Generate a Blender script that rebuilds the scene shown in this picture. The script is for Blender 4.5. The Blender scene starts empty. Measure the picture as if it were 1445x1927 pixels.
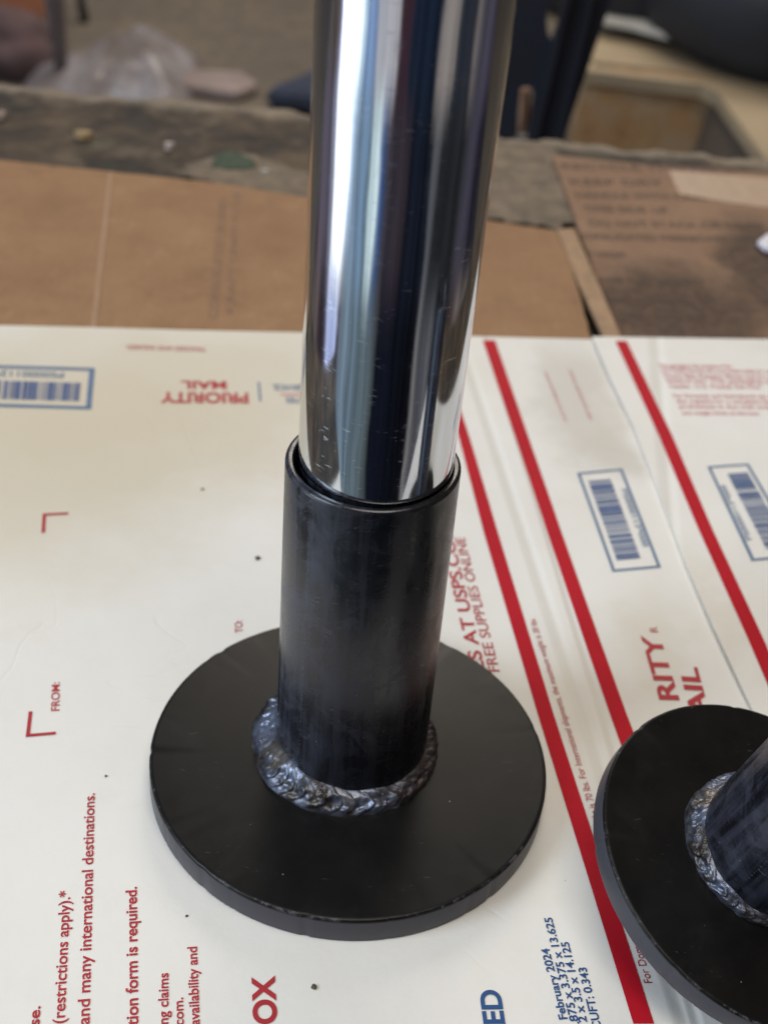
import bpy, bmesh, math, random
from mathutils import Vector, Matrix, noise as mnoise
random.seed(11)
S = 0.0254                       # everything below is laid out in inches
C = bpy.context.scene.collection
scn = bpy.context.scene

# ------------------------------------------------------------------ camera
CP = Vector((0.14551, -12.01056, 13.20138))
yaw, pit, rol, FPX = -0.001095, -0.650596, 0.099787, 2484.40
fw = Vector((math.sin(yaw)*math.cos(pit), math.cos(yaw)*math.cos(pit), math.sin(pit)))
r0 = Vector((math.cos(yaw), -math.sin(yaw), 0)); u0 = r0.cross(fw)
RT = r0*math.cos(rol) + u0*math.sin(rol); UP = -r0*math.sin(rol) + u0*math.cos(rol)
cam_d = bpy.data.cameras.new('camera'); cam = bpy.data.objects.new('camera', cam_d); C.objects.link(cam)
cam.matrix_world = Matrix(((RT.x, UP.x, -fw.x, CP.x*S), (RT.y, UP.y, -fw.y, CP.y*S), (RT.z, UP.z, -fw.z, CP.z*S), (0, 0, 0, 1)))
cam_d.sensor_fit = 'VERTICAL'; cam_d.sensor_height = 5.0; cam_d.lens = FPX/1927*5.0
cam_d.clip_start = 0.01; cam_d.clip_end = 100
cam_d.dof.use_dof = True; cam_d.dof.focus_distance = 15.3*S; cam_d.dof.aperture_fstop = 1.6
scn.camera = cam

def ray(px, py):
    return ((px-722.5)/FPX)*RT - ((py-963.5)/FPX)*UP + fw
def at(px, py, z=-0.4):
    d = ray(px, py); return CP + d*((z-CP.z)/d.z)
def aty(px, py, Y):
    d = ray(px, py); return CP + d*((Y-CP.y)/d.y)

# ------------------------------------------------------------------ colour management
scn.view_settings.view_transform = 'Standard'; scn.view_settings.look = 'None'
scn.view_settings.exposure = 0; scn.view_settings.gamma = 1
scn.view_settings.use_curve_mapping = False
scn.render.engine = 'CYCLES'
scn.cycles.max_bounces = 8; scn.cycles.sample_clamp_indirect = 6

# ------------------------------------------------------------------ node helper
class N:
    def __init__(s, tree): s.t = tree; s.t.nodes.clear()
    def n(s, kind, **kw):
        o = s.t.nodes.new(kind)
        for k, v in kw.items(): setattr(o, k, v)
        return o
    def put(s, sock, v):
        if isinstance(v, bpy.types.NodeSocket): s.t.links.new(v, sock)
        elif v is not None:
            if isinstance(v, (tuple, list)) and len(v) == 3 and sock.type == 'RGBA': v = (*v, 1)
            sock.default_value = v
    def m(s, op, a, b=None, c=None, clamp=False):
        o = s.n('ShaderNodeMath', operation=op, use_clamp=clamp)
        s.put(o.inputs[0], a)
        if b is not None: s.put(o.inputs[1], b)
        if c is not None: s.put(o.inputs[2], c)
        return o.outputs[0]
    def vm(s, op, a, b=None):
        o = s.n('ShaderNodeVectorMath', operation=op); s.put(o.inputs[0], a)
        if b is not None: s.put(o.inputs[1], b)
        return o.outputs[0]
    def noise(s, v, scale=5, detail=4, rough=.55, dist=0, col=False):
        o = s.n('ShaderNodeTexNoise'); s.put(o.inputs['Vector'], v)
        o.inputs['Scale'].default_value = scale; o.inputs['Detail'].default_value = detail
        o.inputs['Roughness'].default_value = rough; o.inputs['Distortion'].default_value = dist
        return o.outputs['Color' if col else 'Fac']
    def voro(s, v, scale=5, feature='F1', out='Distance', rnd=1):
        o = s.n('ShaderNodeTexVoronoi', feature=feature); s.put(o.inputs['Vector'], v)
        o.inputs['Scale'].default_value = scale; o.inputs['Randomness'].default_value = rnd
        return o.outputs[out]
    def rng(s, x, a, b, c=0., d=1., smooth=False):
        o = s.n('ShaderNodeMapRange'); o.clamp = True
        if smooth: o.interpolation_type = 'SMOOTHSTEP'
        for i, v in enumerate((x, a, b, c, d)): s.put(o.inputs[i], v)
        return o.outputs[0]
    def ramp(s, x, stops, interp='LINEAR'):
        o = s.n('ShaderNodeValToRGB'); s.put(o.inputs[0], x); cr = o.color_ramp; cr.interpolation = interp
        while len(cr.elements) < len(stops): cr.elements.new(.5)
        for e, (p, c) in zip(cr.elements, sorted(stops)): e.position = p; e.color = (*c, 1)
        return o.outputs[0]
    def mix(s, f, a, b, mode='MIX'):
        o = s.n('ShaderNodeMix', data_type='RGBA', blend_type=mode); s.put(o.inputs[0], f)
        s.put(o.inputs[6], a); s.put(o.inputs[7], b); return o.outputs[2]
    def sc(s, v, k):
        o = s.n('ShaderNodeMapping'); s.put(o.inputs[0], v); o.inputs['Scale'].default_value = k; return o.outputs[0]
    def bump(s, h, strength=.3, dist=.001, nrm=None):
        o = s.n('ShaderNodeBump'); o.inputs['Strength'].default_value = strength; o.inputs['Distance'].default_value = dist
        s.put(o.inputs['Height'], h)
        if nrm is not None: s.put(o.inputs['Normal'], nrm)
        return o.outputs[0]

def material(name, fn):
    m = bpy.data.materials.new(name); m.use_nodes = True; k = N(m.node_tree)
    b = k.n('ShaderNodeBsdfPrincipled'); out = k.n('ShaderNodeOutputMaterial')
    k.t.links.new(b.outputs[0], out.inputs[0])
    co = k.n('ShaderNodeTexCoord').outputs['Object']
    vin = k.vm('MULTIPLY', co, (1/S, 1/S, 1/S))          # inches
    fn(k, b, vin)
    return m
def setp(k, b, **kw):
    names = dict(col='Base Color', rough='Roughness', metal='Metallic', normal='Normal', spec='Specular IOR Level',
                 coat='Coat Weight', trans='Transmission Weight', ior='IOR', alpha='Alpha', coatr='Coat Roughness', sheen='Sheen Weight')
    for a, v in kw.items(): k.put(b.inputs[names[a]], v)
def plain(name, col, rough=.6, var=.15, scale=3, **kw):
    def f(k, b, v):
        n = k.noise(v, scale, 5, .6)
        c = k.mix(k.rng(n, .3, .7), tuple(x*(1-var) for x in col), tuple(min(1, x*(1+var)) for x in col))
        setp(k, b, col=c, rough=rough, **kw)
    return material(name, f)

# ------------------------------------------------------------------ world: the workshop round the bench as a procedural panorama
W = bpy.data.worlds.new('World'); scn.world = W; W.use_nodes = True
k = N(W.node_tree)
bgN = k.n('ShaderNodeBackground'); wo = k.n('ShaderNodeOutputWorld'); k.t.links.new(bgN.outputs[0], wo.inputs[0])
gen = k.n('ShaderNodeTexCoord').outputs['Generated']
sep = k.n('ShaderNodeSeparateXYZ'); k.put(sep.inputs[0], gen)
X, Y, Z = sep.outputs
az = k.m('ARCTAN2', X, k.m('MULTIPLY', Y, -1))
wob = k.m('SUBTRACT', k.noise(k.sc(gen, (2.2, 2.2, 7)), 1.6, 3, .5), .5)
azd = k.m('ADD', k.m('MULTIPLY', az, 57.2958), k.m('MULTIPLY', wob, 12))
azf = k.m('DIVIDE', k.m('ADD', azd, 180), 360)
el = k.m('MULTIPLY', k.m('ARCSINE', Z), 57.2958)
def env(stops): return k.ramp(azf, [((a+180)/360, c) for a, c in stops])
WB = (.9, 1.0, 1.0)
top_r = env([(-178, (.02,.02,.035)), (-136, (.03,.035,.07)), (-110, (.02,.035,.07)), (-103, (.14,.11,.09)), (-92, (.12,.10,.09)), (-86, (.35,.3,.42)),
    (-80, (.85,.92,1)), (-68, (.55,.85,1)), (-62, (.9,.97,1)), (-56, (.8,.95,1)), (-50, (.35,.55,.9)), (-40, (.2,.27,.42)), (-35, (.62,.60,.62)), (-15, (.50,.47,.48)), (-11, (.06,.03,.04)), (-2, (.05,.024,.034)),
    (2, (.011,.017,.031)), (33, (.011,.018,.033)), (37, (.34,.29,.26)), (50, (.30,.26,.23)), (54, (.03,.035,.045)), (73, (.025,.027,.035)), (78, (.2,.17,.16)),
    (90, (.06,.055,.07)), (120, (.09,.07,.11)), (140, (.1,.08,.13)), (160, (.3,.25,.15)), (178, (.05,.04,.04))])
mid_r = env([(-178, (.02,.015,.015)), (-135, (.05,.045,.05)), (-120, (.02,.015,.02)), (-112, (.1,.08,.1)), (-95, (.16,.14,.18)), (-90, (.3,.3,.4)),
    (-85, (.95,.95,.93)), (-71, (.98,.93,.82)), (-65, (.3,.32,.36)), (-56, (.26,.36,.46)), (-40, (.22,.34,.48)), (-37, (.10,.15,.2)), (-34, (.8,1.0,1)), (-27, (.85,1.0,1)), (-22, (.05,.12,.3)),
    (-15, (.06,.05,.065)), (8, (.03,.021,.026)), (13, (.009,.012,.021)), (37, (.009,.012,.019)), (41, (.11,.11,.12)), (46, (.09,.09,.1)), (50, (.018,.02,.022)),
    (80, (.025,.025,.028)), (90, (.07,.065,.085)), (100, (.04,.035,.05)), (110, (.02,.018,.025)), (150, (.06,.05,.05)), (178, (.03,.02,.02))])
low_r = env([(-178, (.1,.08,.06)), (-110, (.12,.09,.08)), (-104, (.055,.04,.05)), (-92, (.05,.035,.045)), (-86, (.50,.56,.85)), (-73, (.42,.48,.72)), (-68, (.06,.04,.05)),
    (-60, (.25,.33,.40)), (-45, (.16,.22,.26)), (-20, (.12,.15,.16)), (-12, (.05,.06,.06)), (-9, (.008,.010,.018)), (14, (.005,.006,.010)), (38, (.005,.005,.007)),
    (43, (.2,.19,.18)), (52, (.06,.06,.07)), (60, (.17,.17,.18)), (66, (.012,.012,.014)), (82, (.02,.016,.014)), (90, (.07,.04,.028)), (100, (.25,.2,.17)), (140, (.2,.16,.13)), (178, (.1,.08,.06))])
c1 = k.mix(k.rng(el, -29, -25, smooth=True), low_r, mid_r)
c2 = k.mix(k.rng(el, -20.5, -17.5, smooth=True), c1, top_r)
blow = k.rng(k.m('MULTIPLY', k.rng(azd, -90, -80, smooth=True), k.rng(azd, -66, -56, 1, 0, smooth=True)), 0, 1)
blow = k.m('MULTIPLY', blow, k.m('MULTIPLY', k.rng(el, -28, -23, smooth=True), k.rng(el, 0, 12, 1, 0)))
cbx = k.n('ShaderNodeCombineXYZ'); k.put(cbx.inputs[0], k.m('MULTIPLY', azd, .16)); k.put(cbx.inputs[1], k.m('MULTIPLY', el, .02))
strk = k.rng(k.noise(cbx.outputs[0], 1.0, 4, .65), .3, .7, .5, 1.45)
c2 = k.mix(1.0, c2, strk, 'MULTIPLY')
c2 = k.mix(1.0, c2, k.mix(blow, (1, 1, 1), (3.4, 3.7, 4.0)), 'MULTIPLY')
# upper half: dim shop ceiling, paler towards the open door on the left, brown to the right
upr = env([(-180, (.03,.03,.035)), (-120, (.3,.33,.4)), (-70, (.55,.62,.75)), (-30, (.16,.17,.2)), (20, (.03,.03,.035)), (70, (.11,.09,.07)), (110, (.16,.12,.085)), (150, (.06,.05,.04)), (180, (.03,.03,.035))])
upn = k.mix(k.rng(el, 25, 75), upr, (.05, .045, .04))
c3 = k.mix(k.rng(el, -8, 12, smooth=True), c2, upn)
k.put(bgN.inputs[0], c3); bgN.inputs[1].default_value = 1.0

# ------------------------------------------------------------------ lamps: the open doorway (left, cool) and the ceiling light (warm), plus an added fill over the far floor
def area(name, loc, target, size, energy, col, sy=None):
    d = bpy.data.lights.new(name, 'AREA'); d.energy = energy; d.size = size*S; d.color = col
    if sy: d.shape = 'RECTANGLE'; d.size_y = sy*S
    o = bpy.data.objects.new(name, d); C.objects.link(o); o.location = Vector(loc)*S
    o.rotation_euler = (Vector(target)-Vector(loc)).to_track_quat('-Z', 'Y').to_euler(); return o
area('doorway_light', (-48, -22, 38), (0, 0, 0), 24, 16.5, (.78, .89, 1.0), 30)
area('ceiling_light', (6, -14, 80), (2, 6, 0), 40, 19, (1.0, .93, .83))
area('floor_fill_light', (4, 104, 62), (0, 100, -26), 60, 50, (1.0, .90, .78))  # fill added to brighten the floor beyond the bench, no known source

# ------------------------------------------------------------------ object helpers
def link(name, verts, faces, mat, parent=None, smooth=False, loc=None):
    me = bpy.data.meshes.new(name)
    me.from_pydata([(v[0]*S, v[1]*S, v[2]*S) for v in verts], [], faces); me.validate(); me.update()
    if smooth: me.polygons.foreach_set('use_smooth', [True]*len(me.polygons))
    me.materials.append(mat)
    o = bpy.data.objects.new(name, me); C.objects.link(o)
    if parent: o.parent = parent
    if loc: o.location = Vector(loc)*S
    return o
def tag(o, label=None, cat=None, group=None, kind=None):
    if label: o['label'] = label
    if cat: o['category'] = cat
    if group: o['group'] = group
    if kind: o['kind'] = kind
    return o
def empty(name, loc, label, cat, group=None):
    o = bpy.data.objects.new(name, None); o.empty_display_size = .02; C.objects.link(o); o.location = Vector(loc)*S
    return tag(o, label, cat, group)
def local(root, verts):
    l = root.location/S; return [(v[0]-l.x, v[1]-l.y, v[2]-l.z) for v in verts]
def prism(poly, z0, z1):          # closed slab from a polygon (list of (x,y)) ; z may be callables
    n = len(poly); V = []
    for zz in (z0, z1):
        for p in poly: V.append((p[0], p[1], zz(p[0], p[1]) if callable(zz) else zz))
    F = [tuple(range(n-1, -1, -1)), tuple(range(n, 2*n))]
    for i in range(n): j = (i+1) % n; F.append((i, j, n+j, n+i))
    return V, F
def extrude(poly3, d):            # planar 3-D polygon pushed along d
    n = len(poly3); d = Vector(d); V = [tuple(p) for p in poly3]+[tuple(Vector(p)+d) for p in poly3]
    F = [tuple(range(n)), tuple(range(2*n-1, n-1, -1))]
    for i in range(n): j = (i+1) % n; F.append((j, i, n+i, n+j))
    return V, F
def lathe(prof, seg=128, closed=False):
    V = []; F = []; n = len(prof)
    for i in range(seg):
        a = 2*math.pi*i/seg
        for r, z in prof: V.append((r*math.cos(a), r*math.sin(a), z))
    for i in range(seg):
        j = (i+1) % seg
        for q in range(n if closed else n-1):
            p = (q+1) % n
            F.append((i*n+q, j*n+q, j*n+p, i*n+p))
    return V, F
def tube(path, rad, seg=12):
    V = []; F = []; n = len(path)
    for i, p in enumerate(path):
        p = Vector(p); t = (Vector(path[min(i+1, n-1)])-Vector(path[max(i-1, 0)])).normalized()
        a = t.orthogonal().normalized(); b = t.cross(a); r = rad[i] if isinstance(rad, (list, tuple)) else rad
        for s in range(seg):
            w = 2*math.pi*s/seg; V.append(tuple(p+a*math.cos(w)*r+b*math.sin(w)*r))
    for i in range(n-1):
        for s in range(seg):
            q = (s+1) % seg; F.append((i*seg+s, i*seg+q, (i+1)*seg+q, (i+1)*seg+s))
    F.append(tuple(range(seg-1, -1, -1))); F.append(tuple(range((n-1)*seg, n*seg)))
    return V, F
def bevel(o, w, seg=2):
    m = o.modifiers.new('bevel', 'BEVEL'); m.width = w*S; m.segments = seg; m.limit_method = 'ANGLE'; m.angle_limit = math.radians(35)
    return o

# ------------------------------------------------------------------ materials
def m_floor(k, b, v):
    n = k.noise(v, .06, 6, .6); f = k.noise(v, .9, 5, .7)
    c = k.mix(k.rng(n, .3, .7), (.125, .103, .08), (.20, .165, .12)); c = k.mix(k.rng(f, .4, .75), c, (.075, .065, .06))
    setp(k, b, col=c, rough=.6, normal=k.bump(f, .3, .01))
M_floor = material('shop_floor', m_floor)
def m_slab(k, b, v):
    n = k.noise(v, .20, 4, .55, .8); f = k.noise(v, 1.1, 6, .62, .3); g = k.noise(k.vm('ADD', v, (31, 7, 0)), .4, 3, .5)
    c = k.mix(k.rng(n, .40, .58), (.020, .014, .010), (.095, .064, .038))
    c = k.mix(k.m('MULTIPLY', k.rng(f, .50, .68), .6), c, (.15, .115, .08)); c = k.mix(k.m('MULTIPLY', k.rng(f, .48, .36), .8), c, (.035, .029, .025))
    c = k.mix(k.m('MULTIPLY', k.rng(g, .58, .70), .35), c, (.07, .09, .055))
    s = k.n('ShaderNodeSeparateXYZ'); k.put(s.inputs[0], v)
    c = k.mix(k.m('MULTIPLY', k.rng(k.m('ADD', s.outputs[1], k.m('MULTIPLY', f, 1.2)), 25.0, 25.6), .75), c, (.30, .25, .19))  # far edge painted pale, a lit highlight put into the colour
    setp(k, b, col=c, rough=.85, normal=k.bump(f, .8, .004))
M_slab = material('weathered_bench', m_slab)
M_slabgrey = plain('flaking_grey_paint', (.15, .115, .08), .8, .45, 1.8)
def m_card(base, dark, stain=False):
    def f(k, b, v):
        n = k.noise(v, .5, 5, .6); fi = k.noise(k.sc(v, (6, .6, 1)), 2.5, 4, .6); sp = k.noise(v, 5, 6, .7)
        c = k.mix(k.rng(n, .3, .7), base, dark)
        c = k.mix(k.m('MULTIPLY', k.rng(fi, .45, .7), .35), c, tuple(x*.75 for x in base))
        c = k.mix(k.m('MULTIPLY', k.rng(sp, .62, .72), .4), c, tuple(x*.45 for x in base))
        bl = k.noise(k.vm('ADD', v, (4, 1, 0)), 1.3, 6, .7, .8)
        c = k.mix(k.m('MULTIPLY', k.rng(bl, .56, .70), .45), c, tuple(x*.5 for x in base)); c = k.mix(k.m('MULTIPLY', k.rng(bl, .44, .32), .35), c, tuple(x*1.25 for x in base))
        if stain:
            pn = k.vm('ADD', v, k.vm('MULTIPLY', k.vm('SUBTRACT', k.noise(v, .6, 4, .6, col=True), (.5, .5, .5)), (2.6, 2.6, 0)))
            p = at(1270, 590, -.78); q = at(1445, 520, -.78)
            d1 = k.n('ShaderNodeVectorMath', operation='LENGTH'); k.put(d1.inputs[0], k.vm('MULTIPLY', k.vm('SUBTRACT', pn, tuple(p)), (.44, .40, 0)))
            d2 = k.n('ShaderNodeVectorMath', operation='LENGTH'); k.put(d2.inputs[0], k.vm('MULTIPLY', k.vm('SUBTRACT', pn, tuple(q)), (.7, .30, 0)))
            mm = k.m('MINIMUM', d1.outputs[1], d2.outputs[1])
            c = k.mix(k.m('MULTIPLY', k.rng(mm, .55, 1.25, .9, 0, smooth=True), k.rng(sp, .3, .62, .6, 1.0)), c, (.055, .038, .03))
        setp(k, b, col=c, rough=.8, normal=k.bump(fi, .25, .002), spec=.25)
    return f
M_card = material('brown_cardboard', m_card((.34, .20, .108), (.26, .148, .08)))
M_card2 = material('stained_cardboard', m_card((.29, .18, .115), (.23, .14, .09), True))
M_cardL = plain('cardboard_edge', (.34, .22, .13), .8, .2, 4)
M_tape = plain('tan_tape', (.38, .26, .17), .4, .1, 3)
M_inkbrown = plain('cardboard_ink', (.09, .055, .04), .8, .1)
M_inkviolet = plain('faded_cardboard_ink', (.225, .135, .09), .8, .1)

def pline(k, v, A, B):           # unsigned distance (inches) from the line A-B in the plane
    A = Vector(A).to_2d(); B = Vector(B).to_2d(); d = (B-A).normalized(); nn = (-d.y, d.x, 0)
    o = k.n('ShaderNodeVectorMath', operation='DOT_PRODUCT'); k.put(o.inputs[0], v); o.inputs[1].default_value = nn
    return k.m('ABSOLUTE', k.m('SUBTRACT', o.outputs['Value'], nn[0]*A.x+nn[1]*A.y))
def m_white(creases, stains):
    def f(k, b, v):
        vz = k.vm('MULTIPLY', v, (1, 1, 0))
        n = k.noise(vz, .35, 4, .6, .4); n2 = k.noise(k.vm('ADD', vz, (9, 3, 0)), 1.1, 4, .6); g = k.noise(v, 14, 3, .6); sp = k.voro(vz, 1.5)
        c = k.mix(k.rng(n, .35, .7), (.79, .78, .745), (.76, .74, .695))
        c = k.mix(k.m('MULTIPLY', k.rng(n2, .52, .74), .16), c, (.66, .62, .53))
        wv = k.vm('ADD', vz, k.vm('MULTIPLY', k.vm('SUBTRACT', k.noise(vz, .7, 4, .6, col=True), (.5, .5, .5)), (2.2, 2.2, 0)))
        for (px, py, sx, sy, col, amt) in stains:
            p = at(px, py); L = k.n('ShaderNodeVectorMath', operation='LENGTH')
            k.put(L.inputs[0], k.vm('MULTIPLY', k.vm('SUBTRACT', wv, (p.x, p.y, 0)), (1/sx, 1/sy, 0)))
            c = k.mix(k.rng(L.outputs['Value'], .25, 1.5, amt, 0, smooth=True), c, col)
        # grey grit ground into the paper
        spm = k.m('MULTIPLY', k.rng(sp, .010, .022, 1, 0), k.rng(k.voro(vz, 1.5, out='Color'), .55, .6))
        c = k.mix(k.m('MULTIPLY', spm, .55), c, (.25, .22, .17))
        h = k.m('MULTIPLY', g, .05); h = k.m('ADD', h, k.m('MULTIPLY', n2, .5)); wr = k.m('ABSOLUTE', k.m('SUBTRACT', k.noise(k.vm('ADD', vz, (3, 8, 0)), .28, 3, .5, 1.0), .5)); h = k.m('SUBTRACT', h, k.m('MULTIPLY', k.m('MULTIPLY', k.rng(wr, 0, .012, 1, 0), k.rng(n, .5, .6)), .18))
        for A, B, w in creases:
            d = pline(k, v, A, B); cr = k.rng(d, 0, w, 1, 0, smooth=True)
            h = k.m('SUBTRACT', h, k.m('MULTIPLY', cr, .8))
            c = k.mix(k.m('MULTIPLY', k.rng(d, 0, w*.35, 1, 0), .5), c, (.62, .59, .51))
        setp(k, b, col=c, rough=.62, spec=.3, normal=k.bump(h, .5, .0016))
    return f
YEL = (.60, .53, .40); GRY = (.50, .46, .40)
fold = [(at(889, 708), at(1256, 1827), .16), (at(940, 708), at(1090, 1200), .10)]
M_white = material('white_box_board', m_white(fold, [(150, 760, 4.5, 2.6, YEL, .8), (60, 900, 3.2, 2.8, YEL, .7), (420, 640, 5.0, 1.4, YEL, .5), (1090, 735, 1.0, 2.1, GRY, .55), (1150, 850, .7, .9, GRY, .5),
      (1230, 1220, .6, 1.6, YEL, .35), (1110, 1400, .9, 1.8, YEL, .3), (480, 760, 2.4, 2.2, YEL, .45)]))
M_white2 = material('white_box_board_clean', m_white([(at(1235, 640, -.24), at(1240, 700, -.24), .2)], [(1330, 1150, .4, 1.5, YEL, .3)]))
M_red = plain('red_print', (.46, .010, .022), .6, .06, 2, spec=.1)
M_redtext = plain('red_text_ink', (.42, .03, .04), .55, .06, 2, spec=.3)
M_pink = plain('fine_red_ink', (.62, .24, .25), .6, .05, 2, spec=.3)
M_blue = plain('blue_text_ink', (.02, .075, .22), .5, .08, 2, spec=.3)
M_bluegrey = plain('blue_label_ink', (.045, .10, .25), .5, .1, 2, spec=.3)
M_blueframe = plain('label_frame_ink', (.10, .17, .29), .5, .1, 2, spec=.3)

def cyl(k, v):                   # (angle*radius-ish, z) coordinates
    s = k.n('ShaderNodeSeparateXYZ'); k.put(s.inputs[0], v)
    a = k.m('ARCTAN2', s.outputs[0], k.m('MULTIPLY', s.outputs[1], -1)); cb = k.n('ShaderNodeCombineXYZ')
    k.put(cb.inputs[0], a); k.put(cb.inputs[1], s.outputs[2]); return cb.outputs[0], a, s.outputs[2]
def scratches(k, uv, sx, sy, thr, mask_scale, seed, mthr=.5):
    p = k.vm('ADD', uv, (seed, seed*1.7, 0))
    p2 = k.vm('ADD', p, k.vm('MULTIPLY', k.vm('SUBTRACT', k.noise(p, 3, 2, .5, col=True), (.5, .5, .5)), (.12, .12, 0)))
    n = k.noise(k.sc(p2, (sx, sy, 1)), 1, 2, .6); m = k.noise(k.vm('ADD', p, (4, 9, 0)), mask_scale, 3, .6)
    return k.m('MULTIPLY', k.rng(n, thr, thr+.04), k.rng(m, mthr, mthr+.12))
def m_chrome(k, b, v):
    uv, a, z = cyl(k, v)
    s1 = scratches(k, uv, 2.2, 85, .69, 1.8, 3.1, .53); s2 = scratches(k, uv, 3.5, 170, .66, 2.4, 8.3, .53); s3 = scratches(k, uv, 40, 3, .80, 4, 5.5, .60)
    st = k.m('MULTIPLY', k.m('MAXIMUM', k.m('MAXIMUM', s1, s2), s3), .6)
    hz = k.noise(uv, 3.2, 5, .65)
    fl = k.noise(k.sc(uv, (2, .22, 1)), 1.5, 1, .5)
    rough = k.m('ADD', k.m('MULTIPLY', k.rng(hz, .42, .75), .07), .055); rough = k.m('ADD', rough, k.m('MULTIPLY', st, .3))
    setp(k, b, col=k.mix(st, (.70, .735, .79), (.85, .9, 1)), metal=1.0, rough=rough, normal=k.bump(k.m('ADD', k.m('MULTIPLY', fl, .35), k.m('MULTIPLY', st, -.10)), .3, .0009))
M_chrome = material('polished_chrome', m_chrome)
def m_sleeve(k, b, v):
    uv, a, z = cyl(k, v)
    mot = k.noise(k.sc(uv, (3.2, .25, 1)), 1.6, 4, .6, .2); sm = k.noise(k.vm('ADD', uv, (2, 5, 0)), 1.8, 6, .68, 1.2); fine = k.noise(k.sc(uv, (9, .6, 1)), 2, 2, .5)
    s1 = scratches(k, uv, 3.5, 55, .66, 1.3, 1.3, .50); s2 = scratches(k, uv, 9, 70, .67, 1.8, 6.2, .50)
    s3 = scratches(k, uv, 60, 5, .74, 1.3, 2.2, .55)
    st = k.m('MAXIMUM', k.m('MAXIMUM', s1, s2), s3)
    # one long scribed line down the left of the sleeve, broken up
    ln = k.m('MULTIPLY', k.rng(k.m('ABSOLUTE', k.m('ADD', k.m('ADD', a, .68), k.m('MULTIPLY', k.m('SUBTRACT', k.noise(uv, 6, 3, .6), .5), .05))), .0, .012, 1, 0), k.rng(k.noise(k.sc(uv, (1, 9, 1)), 3, 3, .7), .5, .62))
    st = k.m('MAXIMUM', st, ln)
    dust = k.m('MULTIPLY', k.rng(k.voro(k.sc(uv, (8, 8, 1)), 1), .05, .09, 1, 0), k.rng(k.noise(uv, 2.5, 2), .55, .6))
    sheen_haze = k.m('ADD', k.m('MULTIPLY', k.rng(sm, .45, .70), .55), k.m('MULTIPLY', k.rng(mot, .42, .62), .45))
    c = k.mix(sheen_haze, (.0058, .0063, .0088), k.mix(k.rng(a, -.9, .6), (.052, .055, .078), (.011, .011, .014))); c = k.mix(k.m('MULTIPLY', st, .55), c, (.17, .18, .22)); c = k.mix(k.m('MULTIPLY', dust, .6), c, (.35, .32, .3))  # left side painted paler and bluer: light from the left put into the colour
    rough = k.m('ADD', .21, k.m('MULTIPLY', sheen_haze, .25))
    setp(k, b, col=c, rough=rough, spec=.55, normal=k.bump(k.m('ADD', k.m('MULTIPLY', fine, .3), k.m('MULTIPLY', mot, .5)), .10, .0009))
M_sleeve = material('oily_black_steel', m_sleeve)
def m_plate(k, b, v):
    n = k.noise(v, 1.1, 5, .6); f = k.noise(k.sc(v, (1, 5, 1)), 5, 4, .7)
    q = k.vm('ADD', v, k.vm('MULTIPLY', k.vm('SUBTRACT', k.noise(v, 2, 2, .5, col=True), (.5, .5, .5)), (.3, .3, 0)))
    sc1 = k.m('MULTIPLY', k.rng(k.noise(k.sc(q, (4, 42, 1)), 1, 2), .70, .74), k.rng(k.noise(k.vm('ADD', v, (5, 5, 5)), 1.3, 3), .5, .62))
    dust = k.m('MULTIPLY', k.rng(k.voro(v, 3.2), .018, .035, 1, 0), k.rng(k.voro(v, 3.2, out='Color'), .45, .5))
    s = k.n('ShaderNodeSeparateXYZ'); k.put(s.inputs[0], v)
    rr = k.m('SQRT', k.m('ADD', k.m('POWER', s.outputs[0], 2), k.m('POWER', s.outputs[1], 2)))
    edge = k.m('MULTIPLY', k.rng(rr, 2.585, 2.605), k.m('MULTIPLY', k.rng(s.outputs[2], -.05, -.01), k.rng(k.noise(v, 2.6, 6, .8), .53, .62)))  # chipped spots along the rim, with bevel glints painted in
    c = k.mix(k.rng(n, .35, .7), (.005, .005, .0053), (.0085, .0083, .008)); c = k.mix(k.m('MULTIPLY', k.rng(k.noise(k.vm('ADD', v, (8, 2, 0)), .8, 5, .7, 1.5), .56, .72), .5), c, (.014, .014, .0145)); c = k.mix(k.m('MULTIPLY', sc1, .5), c, (.14, .14, .14))
    c = k.mix(k.m('MULTIPLY', dust, .7), c, (.4, .38, .32)); c = k.mix(k.m('MULTIPLY', edge, .4), c, (.22, .22, .24))
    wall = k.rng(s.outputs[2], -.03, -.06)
    c = k.mix(k.m('MULTIPLY', wall, .8), c, (.080, .077, .092))  # side wall painted paler, standing in for the white box reflected in it
    setp(k, b, col=c, rough=k.m('ADD', .27, k.m('MULTIPLY', n, .2)), spec=.22, normal=k.bump(n, .06, .0006))
M_plate = material('black_plate_steel', m_plate)
def m_weld(k, b, v):
    uv, a, z = cyl(k, v)
    n = k.noise(v, 2.2, 4, .6); f = k.noise(v, 16, 4, .7); t = k.noise(k.vm('ADD', v, (3, 3, 3)), 1.4, 3, .5)
    c = k.mix(k.rng(n, .38, .62), (.045, .038, .034), (.17, .20, .28)); c = k.mix(k.m('MULTIPLY', k.rng(t, .58, .68), .5), c, (.16, .12, .06)); c = k.mix(k.rng(f, .58, .70), c, (.05, .042, .04))
    # heat scale makes the right of the bead brown and duller
    rt = k.rng(a, .1, 1.0); c = k.mix(k.m('MULTIPLY', rt, .8), c, (.07, .05, .042))
    setp(k, b, col=c, metal=.65, rough=k.m('ADD', .33, k.m('MULTIPLY', rt, .2)), normal=k.bump(f, .15, .0005))
M_weld = material('weld_metal', m_weld)
M_inner = plain('tube_inside', (.008, .008, .009), .45, .2)

# ------------------------------------------------------------------ setting
V, F = prism([(-260, 36), (300, 36), (300, 420), (-260, 420)], -28, -26)
tag(link('floor', V, F, M_floor), kind='structure')

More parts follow.
